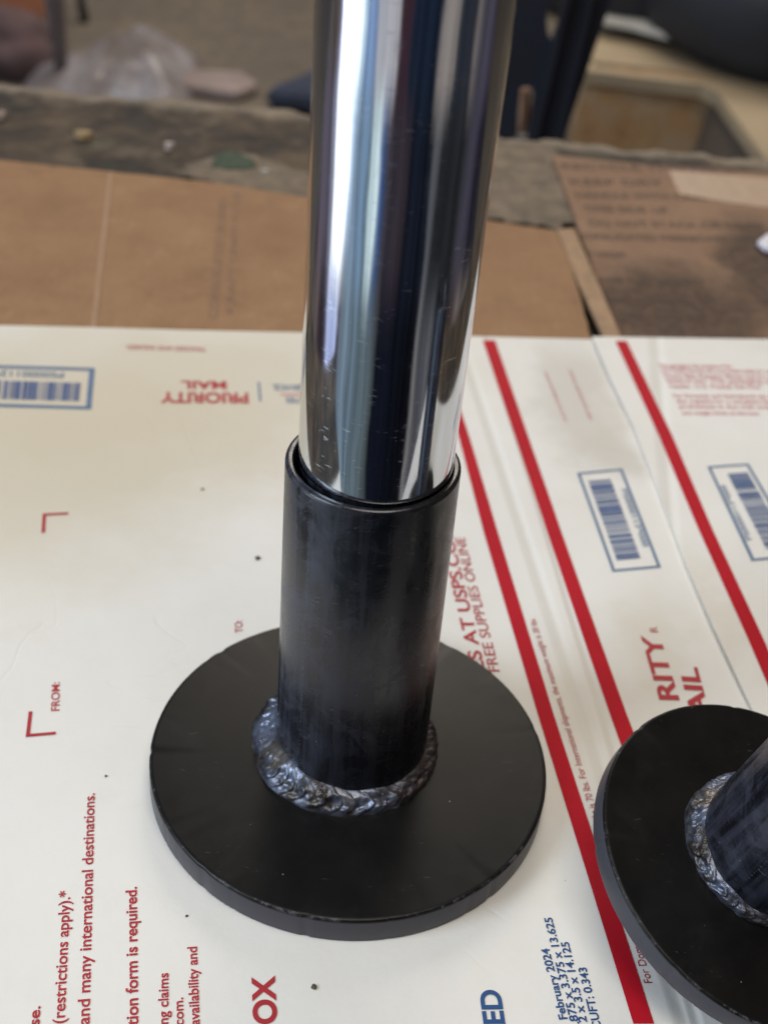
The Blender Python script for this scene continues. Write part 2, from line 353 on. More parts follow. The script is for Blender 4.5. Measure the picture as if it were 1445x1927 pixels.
# the bench top: thick weathered boards with a crumbling far edge
def bench():
    nx = 220; ys = [-5.2, 0, 10, 14, 17, 19, 21, 22.5, 23.6, 24.4, 24.9]; V = []; F = []
    x0, x1 = -12.5, 15
    for j, y in enumerate(ys+[25.25]):
        for i in range(nx+1):
            x = x0+(x1-x0)*i/nx
            e = mnoise.noise(Vector((x*.9, 3.1, 0)))*.35+mnoise.noise(Vector((x*3.1, 8.1, 0)))*.16
            yy = y+(e if j == len(ys) else e*.5 if j == len(ys)-1 else 0)
            zz = -1.0+mnoise.noise(Vector((x*.5, y*.5, 0)))*.10+(mnoise.noise(Vector((x*1.4, y*1.4, 5)))*.10 if y > 13 else 0)
            if y < 16: zz = min(zz, -.98)
            if j == len(ys): zz -= .05
            V.append((x, yy, zz))
    rows = len(ys)+1
    for j in range(rows-1):
        for i in range(nx): a = j*(nx+1)+i; F.append((a, a+1, a+nx+2, a+nx+1))
    base = len(V)
    for i in range(nx+1):
        t = V[(rows-1)*(nx+1)+i]; V.append((t[0], t[1]-.2+mnoise.noise(Vector((t[0]*2, 0, 4)))*.2, -3.2))
    for i in range(nx): a = (rows-1)*(nx+1)+i; F.append((a, a+1, base+i+1, base+i))
    b2 = len(V)
    for i in range(nx+1): V.append((V[i][0], V[i][1], -3.2))
    for i in range(nx): F.append((i+1, i, b2+i, b2+i+1)); F.append((b2+i+1, b2+i, base+i, base+i+1))
    L = [j*(nx+1) for j in range(rows)]; Rr = [j*(nx+1)+nx for j in range(rows)]
    F.append(tuple(L+[base, b2])); F.append(tuple(reversed(Rr+[base+nx, b2+nx])))
    return V, F
V, F = bench()
bn = tag(link('workbench', V, F, M_slab, smooth=True), 'dark weathered workbench top with crumbling far edge under the cardboard', 'workbench')
# patch of flaking pale paint left on the bench
def blob(px, pz, z, jag=.06, n=46):
    c = Vector((sum(p[0] for p in px)/len(px), sum(p[1] for p in px)/len(px)))
    out = []
    m = len(px)
    for i in range(n):
        t = i/n*m; a = px[int(t) % m]; b = px[(int(t)+1) % m]; f = t-int(t)
        p = Vector((a[0]*(1-f)+b[0]*f, a[1]*(1-f)+b[1]*f)); s = 1+jag*mnoise.noise(Vector((p.x*.06, p.y*.06, pz)))*3
        q = at(c.x+(p.x-c.x)*s, c.y+(p.y-c.y)*s, z); out.append((q.x, q.y))
    return out
V, F = prism(blob([(900, 262), (1035, 275), (1075, 340), (1098, 400), (1060, 432), (960, 418), (880, 400), (870, 300)], 1, -.86), -.9, -.84)
link('paint_patch', V, F, M_slabgrey, bn)
V, F = prism(blob([(330, 325), (400, 295), (470, 290), (560, 320), (640, 350), (640, 380), (560, 372), (430, 352)], 2, -.82), -.86, -.80)
link('paint_patch', V, F, M_slabgrey, bn)
for i, (px, py, w, h, col, lab) in enumerate([(158, 253, .26, .13, (.34, .24, .12), 'yellow wood chip on the dark bench edge at the left'),
        (318, 274, .14, .10, (.45, .37, .34), 'pale pink chip on the dark bench beyond the cardboard'),
        (4, 216, .14, .12, (.32, .23, .19), 'tan chip on the bench at the left side of the photo'),
        (498, 325, .13, .09, (.4, .37, .33), 'whitish chip on the mossy patch of the bench')]):
    p = at(px, py, -.84); V = []; 
    vs = [(math.cos(t)*w*random.uniform(.7, 1.2), math.sin(t)*h*random.uniform(.7, 1.3)) for t in [j*math.pi/4 for j in range(8)]]
    V, F = prism(vs, -.12, .09)
    tag(bevel(link('wood_chip', V, F, plain('chip', col, .7), loc=(p.x, p.y, p.z)), .03), lab, 'chip', 'chips of wood on the bench')
# moss
V, F = prism(blob([(400, 292), (440, 285), (480, 296), (478, 312), (440, 318), (405, 310)], 4, -.76, .1), -.80, -.765)
tag(link('moss', V, F, plain('moss_green', (.055, .075, .05), .95, .4, 4)), 'green moss growing on the bench behind the left cardboard', 'moss', kind='stuff')

# ------------------------------------------------------------------ brown cardboard
def sheet(name, pix, z, th, mat, label, cat='cardboard', group=None, warp=.05, jag=.03):
    pts = []
    m = len(pix)
    for i in range(m):
        a = at(*pix[i], z); b = at(*pix[(i+1) % m], z); L = (b-a).length; n = max(1, int(L/.35))
        for s in range(n):
            p = a.lerp(b, s/n); w = 1 if s else 0
            pts.append((p.x+w*jag*mnoise.noise(Vector((p.x*2, p.y*2, 3))), p.y+w*jag*mnoise.noise(Vector((p.x*2, p.y*2, 9)))))
    V, F = prism(pts, z-th, z); o = link(name, V, F, mat)
    return tag(o, label, cat, group)
GC = 'brown cardboard sheets on the bench'
cbL = sheet('cardboard_sheet', [(-260, 262), (0, 301), (212, 323), (400, 343), (575, 371), (760, 396), (940, 418), (1045, 434), (1070, 490), (1092, 560), (1112, 640), (1120, 700), (-330, 700)], -.66, .16, M_card,
            'plain brown cardboard sheet with a fold beneath the white box, left of the dark gap', group=GC)
cbR = sheet('cardboard_sheet', [(1040, 292), (1240, 312), (1480, 330), (1640, 345), (1640, 700), (1180, 700), (1155, 620), (1085, 420)], -.72, .14, M_card2,
            'brown cardboard sheet printed with dark lines and darkened by a wet stain', group=GC)
# pale folded rim of the printed sheet
V, F = prism([tuple(at(*p, -.58).to_2d()) for p in [(1048, 430), (1080, 428), (1120, 520), (1172, 640), (1182, 690), (1150, 690), (1140, 640), (1085, 520)]], -.70, -.60)
link('folded_rim', V, F, M_cardL, cbR)['label'] = 'pale folded rim of the printed cardboard'
V, F = prism([tuple(at(*p, -.70).to_2d()) for p in [(1258, 320), (1460, 336), (1460, 392), (1380, 382), (1278, 364)]], -.72, -.705)
link('tape_strip', V, F, M_tape, cbR)['label'] = 'light tan strip of tape'
V, F = prism([tuple(at(*p, -.655).to_2d()) for p in [(206, 324), (213, 325), (172, 700), (162, 700)]], -.66, -.645)
link('fold_line', V, F, plain('fold', (.35, .22, .135), .8, .1), cbL)
# white scrap at the right edge
p = at(1446, 462, -.68)
V, F = prism([(-.34, -.1), (-.2, -.45), (.2, -.55), (.6, -.1), (.5, .45), (.0, .4)], 0, .16)
tag(bevel(link('paper_scrap', V, F, plain('scrap', (.72, .71, .78), .6), loc=(p.x, p.y, p.z)), .05), 'small white paper scrap on the stained cardboard at the right edge', 'scrap')

# ------------------------------------------------------------------ text
_tmp = []
def text_mesh(body, bold=0.0):
    cu = bpy.data.curves.new('t', 'FONT'); cu.body = body; cu.size = 1; cu.offset = bold; cu.space_character = 1.0
    o = bpy.data.objects.new('t', cu); C.objects.link(o); bpy.context.view_layer.update()
    me = bpy.data.meshes.new_from_object(o.evaluated_get(bpy.context.evaluated_depsgraph_get()))
    vs = [tuple(v.co) for v in me.vertices]; fs = [tuple(p.vertices) for p in me.polygons]
    bpy.data.objects.remove(o); bpy.data.curves.remove(cu); bpy.data.meshes.remove(me)
    return vs, fs
def width(body, bold=0):
    vs, _ = text_mesh(body, bold); return min(v[0] for v in vs), max(v[0] for v in vs)
CAPH = None
def cap():
    global CAPH
    if CAPH is None:
        vs, _ = text_mesh('H'); CAPH = max(v[1] for v in vs)
    return CAPH
def main_h(x, y):
    r = math.hypot(x-.0, y-.1); m = min(1, max(0, (r-2.9)/2.5)); m *= min(1, max(0, (math.hypot(x-5.4, y+1.3)-2.7)/2))
    return -.4+m*(  .02*mnoise.noise(Vector((x*.22, y*.22, 1)))-.01)
def sec_h(x, y):
    return -.33+.02*mnoise.noise(Vector((x*.2, y*.2, 7)))
def print_text(parent, body, s, e, capdir, mat, prefix='', bold=.012, h=main_h, z=-.4, lift=.009, name='printed_text', label=None):
    """visible body runs from pixel s to pixel e on the board; capdir = pixel at cap height above s"""
    a = at(*s, z); b = at(*e, z); c = at(*capdir, z)
    dx = (b-a).to_2d(); L = dx.length; dx.normalize(); dy = Vector((-dx.y, dx.x)); ch = (c-a).to_2d().dot(dy)
    vs, fs = text_mesh(prefix+body, bold)
    x1 = max(v[0] for v in vs); w = width(body, bold); x0 = x1-(w[1]-w[0])
    sx = L/(x1-x0); sy = ch/cap()
    # keep off-frame words at the same scale, stop at the box rim
    V = []
    for v in vs:
        p = a.to_2d()+dx*((v[0]-x0)*sx)+dy*(v[1]*sy); V.append((p.x, p.y, h(p.x, p.y)+lift))
    if ch < 0: fs = [tuple(reversed(f)) for f in fs]
    o = link(name, V, fs, mat, parent)
    o['label'] = label or ('printed line reading ' + (prefix+body))[:110]
    return o

# ------------------------------------------------------------------ white mailing boxes laid flat
def board(name, poly, h, th, mat, label, cat, group, step=.22):
    bm = bmesh.new(); n = len(poly)
    xs = [p[0] for p in poly]; ys = [p[1] for p in poly]
    f = bm.faces.new([bm.verts.new((p[0], p[1], 0)) for p in poly])
    for ax, lo, hi in ((0, min(xs), max(xs)), (1, min(ys), max(ys))):
        t = lo+step
        while t < hi:
            co = [0, 0, 0]; co[ax] = t; no = [0, 0, 0]; no[ax] = 1
            bmesh.ops.bisect_plane(bm, geom=bm.verts[:]+bm.edges[:]+bm.faces[:], plane_co=co, plane_no=no); t += step
    for v in bm.verts: v.co.z = h(v.co.x, v.co.y)
    bm.normal_update()
    if sum(f.normal.z for f in bm.faces) < 0: bmesh.ops.reverse_faces(bm, faces=bm.faces[:])
    top = bm.faces[:]
    ret = bmesh.ops.extrude_face_region(bm, geom=top)
    nv = [g for g in ret['geom'] if isinstance(g, bmesh.types.BMVert)]
    # extruded copy becomes the upper skin; the old one drops to the underside
    for v in bm.verts:
        if v not in set(nv): break
    nvs = set(nv)
    for v in bm.verts:
        if v not in nvs: v.co.z = min(v.co.z-th, -.4-th if th > .2 else v.co.z-th)
    bmesh.ops.recalc_face_normals(bm, faces=bm.faces[:])
    for v in bm.verts: v.co *= S
    me = bpy.data.meshes.new(name); bm.to_mesh(me); bm.free(); me.materials.append(mat)
    o = bpy.data.objects.new(name, me); C.objects.link(o)
    return tag(o, label, cat, group)
GB = 'white mailing boxes laid flat on the bench'
A = at(0, 612); B = at(1100, 637)
ex = (B-A).to_2d().normalized(); ey = Vector((-ex.y, ex.x))
def onfar(px): d = at(px, 625); t = (d-A).to_2d().dot(ex); return A.to_2d()+ex*t
fl = onfar(-60); fr = onfar(1475)
sd = (at(1191, 1927)-at(936, 1000)).to_2d().normalized()      # along the printed stripes, toward the viewer
P3 = fr+sd*18.6; P4 = fl+sd*15.6
mb = board('mailing_box', [tuple(fl), tuple(P4), tuple(P3), tuple(fr)], main_h, .24, M_white,
      'large white mailing box laid flat under the round black plates, with two red stripes', 'cardboard box', GB)
ed = [at(1114, 634, -.33), at(1150, 715, -.33), at(1192, 800, -.33), at(1290, 1060, -.33), at(1342, 1180, -.33), at(1420, 1345, -.33), at(1500, 1530, -.33), at(1600, 1800, -.33)]
f2 = at(1560, 641, -.33); far2 = [at(1340, 638, -.33)]
poly2 = [tuple(p.to_2d()) for p in ed]+[(9.6, ed[-1].y), tuple(f2.to_2d()), tuple(far2[0].to_2d())]
mb2 = board('mailing_box', poly2, sec_h, .05, M_white2,
      'second white mailing box sheet overlapping the first at the right, with fine red text block', 'cardboard box', GB)
def stripe(parent, pts, w, h, z, name='red_stripe', mat=M_red, lift=.008):
    """pts: list of (left px, right px, y) on the board"""
    Lp = [at(a, y, z).to_2d() for a, b, y in pts]; Rp = [at(b, y, z).to_2d() for a, b, y in pts]
    V = []; F = []
    for i in range(len(pts)-1):
        n = max(1, int((Lp[i+1]-Lp[i]).length/.3))
        for s in range(n+(1 if i == len(pts)-2 else 0)):
            for q in (Lp, Rp): p = q[i].lerp(q[i+1], s/n); V.append((p.x, p.y, h(p.x, p.y)+lift))
    for i in range(len(V)//2-1): F.append((2*i, 2*i+1, 2*i+3, 2*i+2))
    return link(name, V, F, mat, parent)
stripe(mb, [(806, 822, 637), (864, 884, 825), (909.7, 936, 1000), (1013, 1043, 1350), (1191, 1230, 1927)], .2, main_h, -.4)['label'] = 'red stripe passing right beside the near plate'
stripe(mb, [(908, 931, 640), (1029, 1055.5, 1000), (1149, 1180.6, 1350), (1349, 1396, 1906)], .2, main_h, -.4)['label'] = 'red stripe running under the second plate'
stripe(mb2, [(1157, 1178, 643), (1239, 1264, 820), (1315, 1341, 1000), (1405, 1434, 1200), (1500, 1531, 1420)], .2, sec_h, -.33)['label'] = 'red stripe along the overlapping sheet'

T = print_text
# left block, reading up the picture
T(mb, 'se.', (74.5, 1929), (76.5, 1893), (54, 1929), M_redtext, prefix='u', bold=.02)
T(mb, '(restrictions apply).*', (122, 1925), (133, 1676), (100, 1925), M_redtext, bold=.014)
T(mb, 'and many international destinations.', (168.8, 1927), (178.8, 1493), (146, 1927), M_redtext, bold=.014)
T(mb, 'tion form is required.', (260.5, 1929), (257.6, 1669), (238, 1929), M_redtext, prefix='declara', bold=.02)
T(mb, 'ng claims', (317, 1927), (317.3, 1831), (298, 1927), M_redtext, prefix='regardi', bold=.018)
T(mb, 'com.', (346, 1929), (344.5, 1877), (328, 1929), M_redtext, prefix='usps.', bold=.018)
T(mb, 'availability and', (376, 1929), (370.8, 1781.6), (357, 1929), M_redtext, bold=.018)
T(mb, 'BOX', (522, 1958), (515.5, 1836), (480, 1958), M_redtext, bold=.035)
T(mb, 'ED', (949, 1927), (939.5, 1863), (911, 1927), M_blue, prefix='INSUR', bold=.03)
T(mb, 'February 2024', (1067, 1918), (1032, 1785), (1052, 1920), M_blue, bold=.022)
T(mb, '.875 x 3.375 x 13.625', (1089, 1927), (1037.5, 1727), (1074, 1929), M_blue, prefix='11', bold=.022)
T(mb, '12 x 3.5 x 14.125', (1106, 1932), (1069, 1773), (1091, 1934), M_blue, bold=.022)
T(mb, 'UFT: 0.343', (1127, 1920), (1102, 1821), (1112, 1922), M_blue, prefix='C', bold=.022)
T(mb, 'For Domestic shipments, the maximum weight is 70 lbs. For International shipments, the maximum weight is 20 lbs.', (1226, 1850), (1006, 1163), (1212, 1853), M_redtext, bold=.0)
T(mb, 'S AT USPS.COM', (907.5, 1242), (847, 990), (884, 1248), M_redtext, prefix='ORDER SUPPLIE', bold=.02)
T(mb, 'FREE SUPPLIES ONLINE', (940, 1264), (873.5, 1011), (921, 1268), M_redtext, bold=.006)
T(mb, 'RITY', (1277, 1318), (1240, 1196), (1243, 1322), M_redtext, bold=.03)
T(mb, 'R', (1238, 1189), (1235, 1179), (1224, 1190), M_redtext, bold=.0, label='small registered mark after the word PRIORITY')
T(mb, 'IL', (1322, 1300), (1310, 1255), (1290, 1304), M_redtext, prefix='MA', bold=.03)
T(mb, 'FROM:', (112.5, 1337), (113, 1283), (97, 1337), M_redtext, bold=.01)
T(mb, 'TO:', (457, 1191), (456, 1168), (443, 1191), M_redtext, bold=.01)
# upside-down block near the far edge
T(mb, 'PRIORITY', (467, 739), (303, 738), (467, 757.5), M_redtext, bold=.03)
T(mb, 'MAIL', (426, 717), (341, 716.5), (426, 731), M_redtext, bold=.03)
T(mb, 'POSTAL SERVICE.', (640, 724), (512, 723), (640, 734), M_blueframe, bold=.02)
T(mb, 'UNITED STATES', (660, 748), (538, 747), (660, 758), M_blueframe, bold=.02)
stripe(mb, [(528, 640, 740), (528, 640, 743)], 0, main_h, -.4, name='red_rule', mat=M_pink)
T(mb, 'TRACKED AND INSURED', (388, 653), (240, 649), (388, 661), M_redtext, bold=.0)
stripe(mb, [(485, 489, 718), (488, 492, 754)], 0, main_h, -.4, name='blue_rule', mat=M_blueframe)
# faint red lines between the stripes
T(mb, 'FLAT RATE MAILING BOX', (1067, 791), (1028, 699), (1062, 793), M_pink, bold=.005)
T(mb, 'VISIT US ONLINE TODAY', (1115, 790), (1074, 694), (1110, 792), M_pink, bold=.01)
# corner brackets
def bracket(parent, segs, w=.035, label=None):
    V = []; F = []
    for s, e in segs:
        a = at(*s).to_2d(); b = at(*e).to_2d(); d = (b-a).normalized(); n = Vector((-d.y, d.x))*w; i = len(V)
        a -= d*w; b += d*w
        for p in (a-n, b-n, b+n, a+n): V.append((p.x, p.y, main_h(p.x, p.y)+.009+.001*(len(F))))
        F.append((i, i+1, i+2, i+3))
    o = link('corner_bracket', V, F, M_redtext, parent); o['label'] = label; return o
bracket(mb, [((84, 968), (126, 966)), ((84, 968), (82, 1000))], .028, 'faint red corner bracket near the barcode')
bracket(mb, [((53, 1384), (58, 1341)), ((53, 1384), (102, 1380))], .026, 'red corner bracket beside the word FROM')

def barcode(parent, c, h, z, num, numside, bars, seed, label, frame=.055, n=46):
    """c: outer corners in pixels, order: u0v0, u1v0, u1v1, u0v1 (u across the code, v along the row of bars)"""
    rd = random.Random(seed); q = [at(*p, z).to_2d() for p in c]
    def P(u, v, l): p = q[0].lerp(q[1], u).lerp(q[3].lerp(q[2], u), v); return (p.x, p.y, h(p.x, p.y)+l)
    Lu = (q[1]-q[0]).length; Lv = (q[3]-q[0]).length; fu = frame/Lu; fv = frame/Lv
    V = []; F = []
    for (u0, v0, u1, v1) in ((0, 0, 1, fv), (0, 1-fv, 1, 1), (0, fv, fu, 1-fv), (1-fu, fv, 1, 1-fv)):
        n_ = 10
        for q_ in range(n_):
            a0, a1 = q_/n_, (q_+1)/n_; i = len(V)
            if u1-u0 > v1-v0: V += [P(u0+(u1-u0)*a0, v0, .009), P(u0+(u1-u0)*a1, v0, .009), P(u0+(u1-u0)*a1, v1, .009), P(u0+(u1-u0)*a0, v1, .009)]
            else: V += [P(u0, v0+(v1-v0)*a0, .009), P(u1, v0+(v1-v0)*a0, .009), P(u1, v0+(v1-v0)*a1, .009), P(u0, v0+(v1-v0)*a1, .009)]
            F.append((i, i+1, i+2, i+3))
    lab = link('barcode_label', V, F, M_blueframe, parent); lab['label'] = label
    V = []; F = []; u0, v0, u1, v1 = bars; t = v0
    while t < v1:
        w = rd.choice((.5, .5, 1, 1, 1.5, 2.2))*(v1-v0)/n*.75; g = rd.choice((.5, .6, 1, 1.4))*(v1-v0)/n*.6
        e = min(t+w, v1); i = len(V); V += [P(u0, t, .010), P(u1, t, .010), P(u1, e, .010), P(u0, e, .010)]; F.append((i, i+1, i+2, i+3)); t = e+g
    link('bars', V, F, M_bluegrey, lab)
    vs, fs = text_mesh(num, .01); x0 = min(v[0] for v in vs); x1 = max(v[0] for v in vs)
    (ua, va), (ub, vb), uc = numside
    VV = []
    for v in vs:
        s = (v[0]-x0)/(x1-x0); t = v[1]/cap(); VV.append(P(ua+(ub-ua)*s+(uc-ua)*t, va+(vb-va)*s, .010))
    link('number', VV, fs, M_blueframe, lab)
barcode(mb, [(1085, 890), (1170, 882), (1243, 1068), (1152, 1076)], main_h, -.4, 'PS00001139000', ((.80, .22), (.80, .80), .92), (.17, .10, .66, .90), 3,
        'blue barcode label between the red stripes')
barcode(mb2, [(1330, 878), (1407, 873), (1510, 1047), (1413, 1057)], sec_h, -.33, 'PS00001139000', ((.20, .80), (.20, .22), .09), (.38, .10, .86, .90), 5,
        'blue barcode label on the overlapping sheet')
# left label lies along the far edge: u = across (toward viewer), v = to the right
barcode(mb, [(-60, 686), (-70, 764), (172, 771), (179, 693)], main_h, -.4, 'PS00001139000', ((.13, .76), (.13, .04), .27), (.38, .12, .82, .90), 9,
        'blue barcode label at the far left corner', frame=.10)
# fine print block
para = ['This packaging is the property of the', 'U.S. Postal Service and is provided solely for use in sending', 'Priority Mail shipments. Misuse may be a violation of', 'federal law. This packaging is not for', 'resale. U.S. Postal Service', '',
        'For Domestic and International use, please visit', 'the website for a complete list of items', 'prohibited in the mail and for size', 'and weight limits of this box.']
ys = [689, 698, 708, 717, 727, 0, 745, 755, 765, 777]
for i, (ln, y) in enumerate(zip(para, ys)):
    if ln:
        x0 = 1240+(y-689)*.50; x1 = 1376 if i == 0 else 1430 if i in (4, 9) else 1500
        T(mb2, ln, (x0, y+4), (x1, y+4+(.01*(x1-x0))), (x0, y-3), M_pink, h=sec_h, z=-.33, bold=.012)
# printed lines on the brown sheets (illegible in the photograph)
rows = [(1060, 318, 1400), (1075, 347, 1250), (1085, 372, 1420), (1100, 398, 1260), (1110, 425, 1440), (1085, 450, 1430), (1090, 484, 1180), (1130, 532, 1330), (1140, 570, 1300), (1165, 600, 1330)]
wd = ['RECYCLE THIS PAPER', 'KEEP DRY', 'HANDLE WITH CARE PLEASE', 'THIS SIDE UP', 'DO NOT STACK OR DROP', 'CORRUGATED FIBERBOARD BOX', 'NET WEIGHT', 'KEEP FLAT AND DRY', 'STORE INDOORS ONLY', 'OPEN OTHER END']
for (x, y, x2), b in zip(rows, wd):
    T(cbR, b, (x, y), (x2, y+(x2-x)*.02), (x, y-10), M_inkbrown, h=lambda a, b: -.72, z=-.72, bold=.01, label='blurred dark printed line')
T(cbL, 'CORRUGATED BOARD', (410, 600), (428, 372), (392, 600), M_inkviolet, h=lambda a, b: -.66, z=-.66, bold=0, label='faint printed line')
T(cbL, 'KRAFT LINER 42 LB', (440, 590), (452, 362), (425, 590), M_inkviolet, h=lambda a, b: -.66, z=-.66, bold=0, label='faint printed line')

# ------------------------------------------------------------------ plate + sleeve + weld
def weld_bead(z0, toe=1.27, seg=900, pr=22):
    V = []; F = []
    for i in range(seg):
        a = 2*math.pi*i/seg
        rl = toe-.02+.09*math.cos(a-math.radians(172))+.035*mnoise.noise(Vector((math.cos(a)*2.2, math.sin(a)*2.2, 1)))+.02*mnoise.noise(Vector((math.cos(a)*9, math.sin(a)*9, 4)))
        zt = .27+.05*mnoise.noise(Vector((math.cos(a)*2.5, math.sin(a)*2.5, 6)))+.05*math.cos(a-math.radians(180))
        for j in range(pr+1):
            t = j/pr                                   # 0 top at the tube, 1 toe on the plate
            bulge = math.sin(t*math.pi)
            r = .985+(rl-.985)*t**.85+bulge*.018; z = zt*(1-t)**1.05+bulge*.018
            # stacked crescents: a saw-tooth running round the bead, bowed by the position across it
            ph = a/(2*math.pi)*26+1.5*mnoise.noise(Vector((math.cos(a)*1.5, math.sin(a)*1.5, 2)))
            cr = (ph*1.5-1.0*math.cos((t-.5)*math.pi)) % 1.0
            fine = (ph*4.5-2.2*math.cos((t-.5)*math.pi)) % 1.0
            amp = .042*(.35+1.6*abs(mnoise.noise(Vector((a*1.7, 0, 9)))))*bulge**.6
            d = amp*(cr**1.6)+.007*bulge*fine*max(0,mnoise.noise(Vector((a*1.3,3,3)))+.3)+.045*bulge*mnoise.noise(Vector((math.cos(a)*6, math.sin(a)*6, t*2.5)))+.02*bulge*mnoise.noise(Vector((math.cos(a)*15, math.sin(a)*15, t*6)))
            r += d*.75; z += d*.8
            if j == pr: z = z0-.01
            if j == 0: r = .97
            V.append((r*math.cos(a), r*math.sin(a), max(z+z0, z0-.01)))
    n = pr+1
    for i in range(seg):
        q = (i+1) % seg
        for j in range(pr): F.append((i*n+j, i*n+j+1, q*n+j+1, q*n+j))
    return V, F
RD, TH, HS = 2.625, .4, 4.594
def chip(V, seed):                 # little dings in the plate rim
    out = []
    for x, y, z in V:
        r = math.hypot(x, y)
        if r > RD*.985:
            q = mnoise.noise(Vector((x*5+seed, y*5, 2))); s = 1-.0022*max(0, q-.25)*6
            if z > -.05: z -= .012*max(0, q-.2); 
            x *= s; y *= s
        out.append((x, y, z))
    return out
def stand(loc, label, rot=(0, 0, 0), sc=1, off=(.0046, .153), toe=1.27, spin=0, group='round steel plates with welded sleeves'):
    root = empty('pipe_stand', loc, label, 'pipe stand', group)
    V, F = lathe([(0.001, -TH), (RD-.03, -TH), (RD-.008, -TH+.008), (RD, -TH+.03), (RD, -.035), (RD-.008, -.012), (RD-.032, 0), (RD-.06, 0), (1.8, 0), (.9, 0), (.001, 0)], 360)
    pl = link('base_plate', chip(V, 3), F, M_plate, root, smooth=True, loc=(0, 0, TH))
    md = pl.modifiers.new('es', 'EDGE_SPLIT'); md.split_angle = math.radians(50)
    V, F = lathe([(.905, .02), (.905, HS-.03), (.912, HS-.006), (.922, HS), (.962, HS), (.982, HS-.008), (.997, HS-.028), (1.0, HS-.05), (1.0, HS/2), (1.0, .02)], 192, closed=True)
    V = [(x, y, z+(.014*mnoise.noise(Vector((x*1.5, y*1.5, 4))) if z > HS-.1 else 0)) for x, y, z in V]
    sl = link('sleeve_tube', V, F, M_sleeve, root, smooth=True, loc=(off[0], off[1], TH))
    sl.rotation_euler = (-.0211, -.0108, 0)
    sl.modifiers.new('es', 'EDGE_SPLIT').split_angle = math.radians(60)
    V, F = weld_bead(0, toe)
    wb = link('weld_bead', V, F, M_weld, root, smooth=True, loc=(off[0], off[1], TH-.002)); wb.rotation_euler.z = math.radians(spin)
    root.rotation_euler = rot; root.scale = (sc,)*3
    return root
st1 = stand((0, 0, -.4+.001), 'upright black round plate with welded sleeve, holding the chrome pole')
# second stand leans a little to the right with one edge on the overlapping sheet
nv = Vector((.251, -.177, 1)).normalized(); Rr = 2.159; sc2 = Rr/RD; th2 = TH*sc2
rotq = Vector((0, 0, 1)).rotation_difference(nv)
sth = math.sqrt(1-nv.z**2); zc = -.39+Rr*sth+th2*nv.z
ctr = Vector((5.181, -1.502, zc))-nv*th2
st2 = stand((0, 0, 0), 'tilted black round plate with welded sleeve, cut off at the right side', off=(-.06, .0), toe=1.15, spin=-60)
for c_ in st2.children:
    if not c_.name.startswith('base'): c_.scale = (1.10, 1.10, 1.0)
st2.location = ctr*S; st2.scale = (sc2,)*3
st2.rotation_mode = 'QUATERNION'; st2.rotation_quaternion = rotq
# the sleeve of the second stand is a shorter offcut with the same weld

# ------------------------------------------------------------------ chrome pole slipped into the sleeve
pz = 3.2
V, F = lathe([(.80, .012), (.866, .012), (.879, .022), (.882, .06)]+[(.882+.0075*i, .06+i*1.2) for i in range(1, 15)]+[(.86, 16.95), (.001, 16.95)], 256)
po = link('chrome_pole', V, F, M_chrome, None, smooth=True, loc=(.0046+.0269-.0108*HS, .153+.0211*HS, HS))
po.rotation_euler = (-.0164, -.0057, 0)
po.modifiers.new('es', 'EDGE_SPLIT').split_angle = math.radians(40)
V, F = lathe([(.001, -pz), (.82, -pz), (.85, -pz+.06), (.858, -.03), (.868, .0), (.868, .012), (.79, .012)], 192)
ie = link('insert_end', V, F, M_sleeve, po, smooth=True); ie.modifiers.new('es', 'EDGE_SPLIT').split_angle = math.radians(40)
ie['label'] = 'dull black lower end of the pole inside the sleeve'
tag(po, 'polished chrome pole standing upright in the black sleeve', 'pole')

# ------------------------------------------------------------------ crumbs of dirt on the white box
M_crumb = plain('dirt_crumb', (.09, .085, .055), .9, .4, 20)
for px, py, s, lab in [(485, 1051, .042, 'dark crumb of dirt on the white box left of the sleeve'), (381, 921, .026, 'tiny grey crumb on the white box below the upside-down red text'),
        (591, 1858, .034, 'dark crumb on the white box in front of the near plate'), (200, 1461, .018, 'tiny crumb on the white box left of the near plate'), (352, 1724, .018, 'tiny crumb beside the red text, near the plate front')]:
    p = at(px, py); bm = bmesh.new(); bmesh.ops.create_icosphere(bm, subdivisions=2, radius=s)
    for v in bm.verts: v.co *= 1+.5*mnoise.noise(v.co*30+Vector((px, py, 0))); v.co.z *= .7
    V = [tuple(v.co) for v in bm.verts]; F = [tuple(v.index for v in f.verts) for f in bm.faces]; bm.free()
    tag(link('dirt_crumb', V, F, M_crumb, loc=(p.x, p.y, main_h(p.x, p.y)+s*.4)), lab, 'crumb', 'crumbs of dirt on the white box')

# ------------------------------------------------------------------ things on the floor beyond the bench (far out of focus)
FZ = -26
# chair: two tapered legs
def leg(px, widths, Y, mat, parent, foot_px):
    pts = [aty(x, y, Y) for x, y in px]; k_ = (pts[0]-CP).length/FPX
    V, F = tube([tuple(p) for p in pts], [w*k_*.5 for w in widths], 12)
    return link('leg', local(parent, V), F, mat, parent, smooth=True)
M_leg = plain('grey_chair_leg', (.115, .095, .10), .5, .2); M_legd = plain('dark_chair_leg', (.02, .018, .026), .5, .2)
f0 = at(118, 165, FZ)
ch = empty('chair', (f0.x, f0.y, FZ), 'chair whose grey and black legs stand beyond the bench at upper left', 'chair')
leg([(103, -60), (104, 0), (112, 80), (118, 165)], [34, 33, 26, 22], f0.y, M_leg, ch, 0)
f1 = at(160, 42, FZ); leg([(150, -60), (153, 0), (160, 42)], [14, 14, 16], f1.y, M_legd, ch, 0)
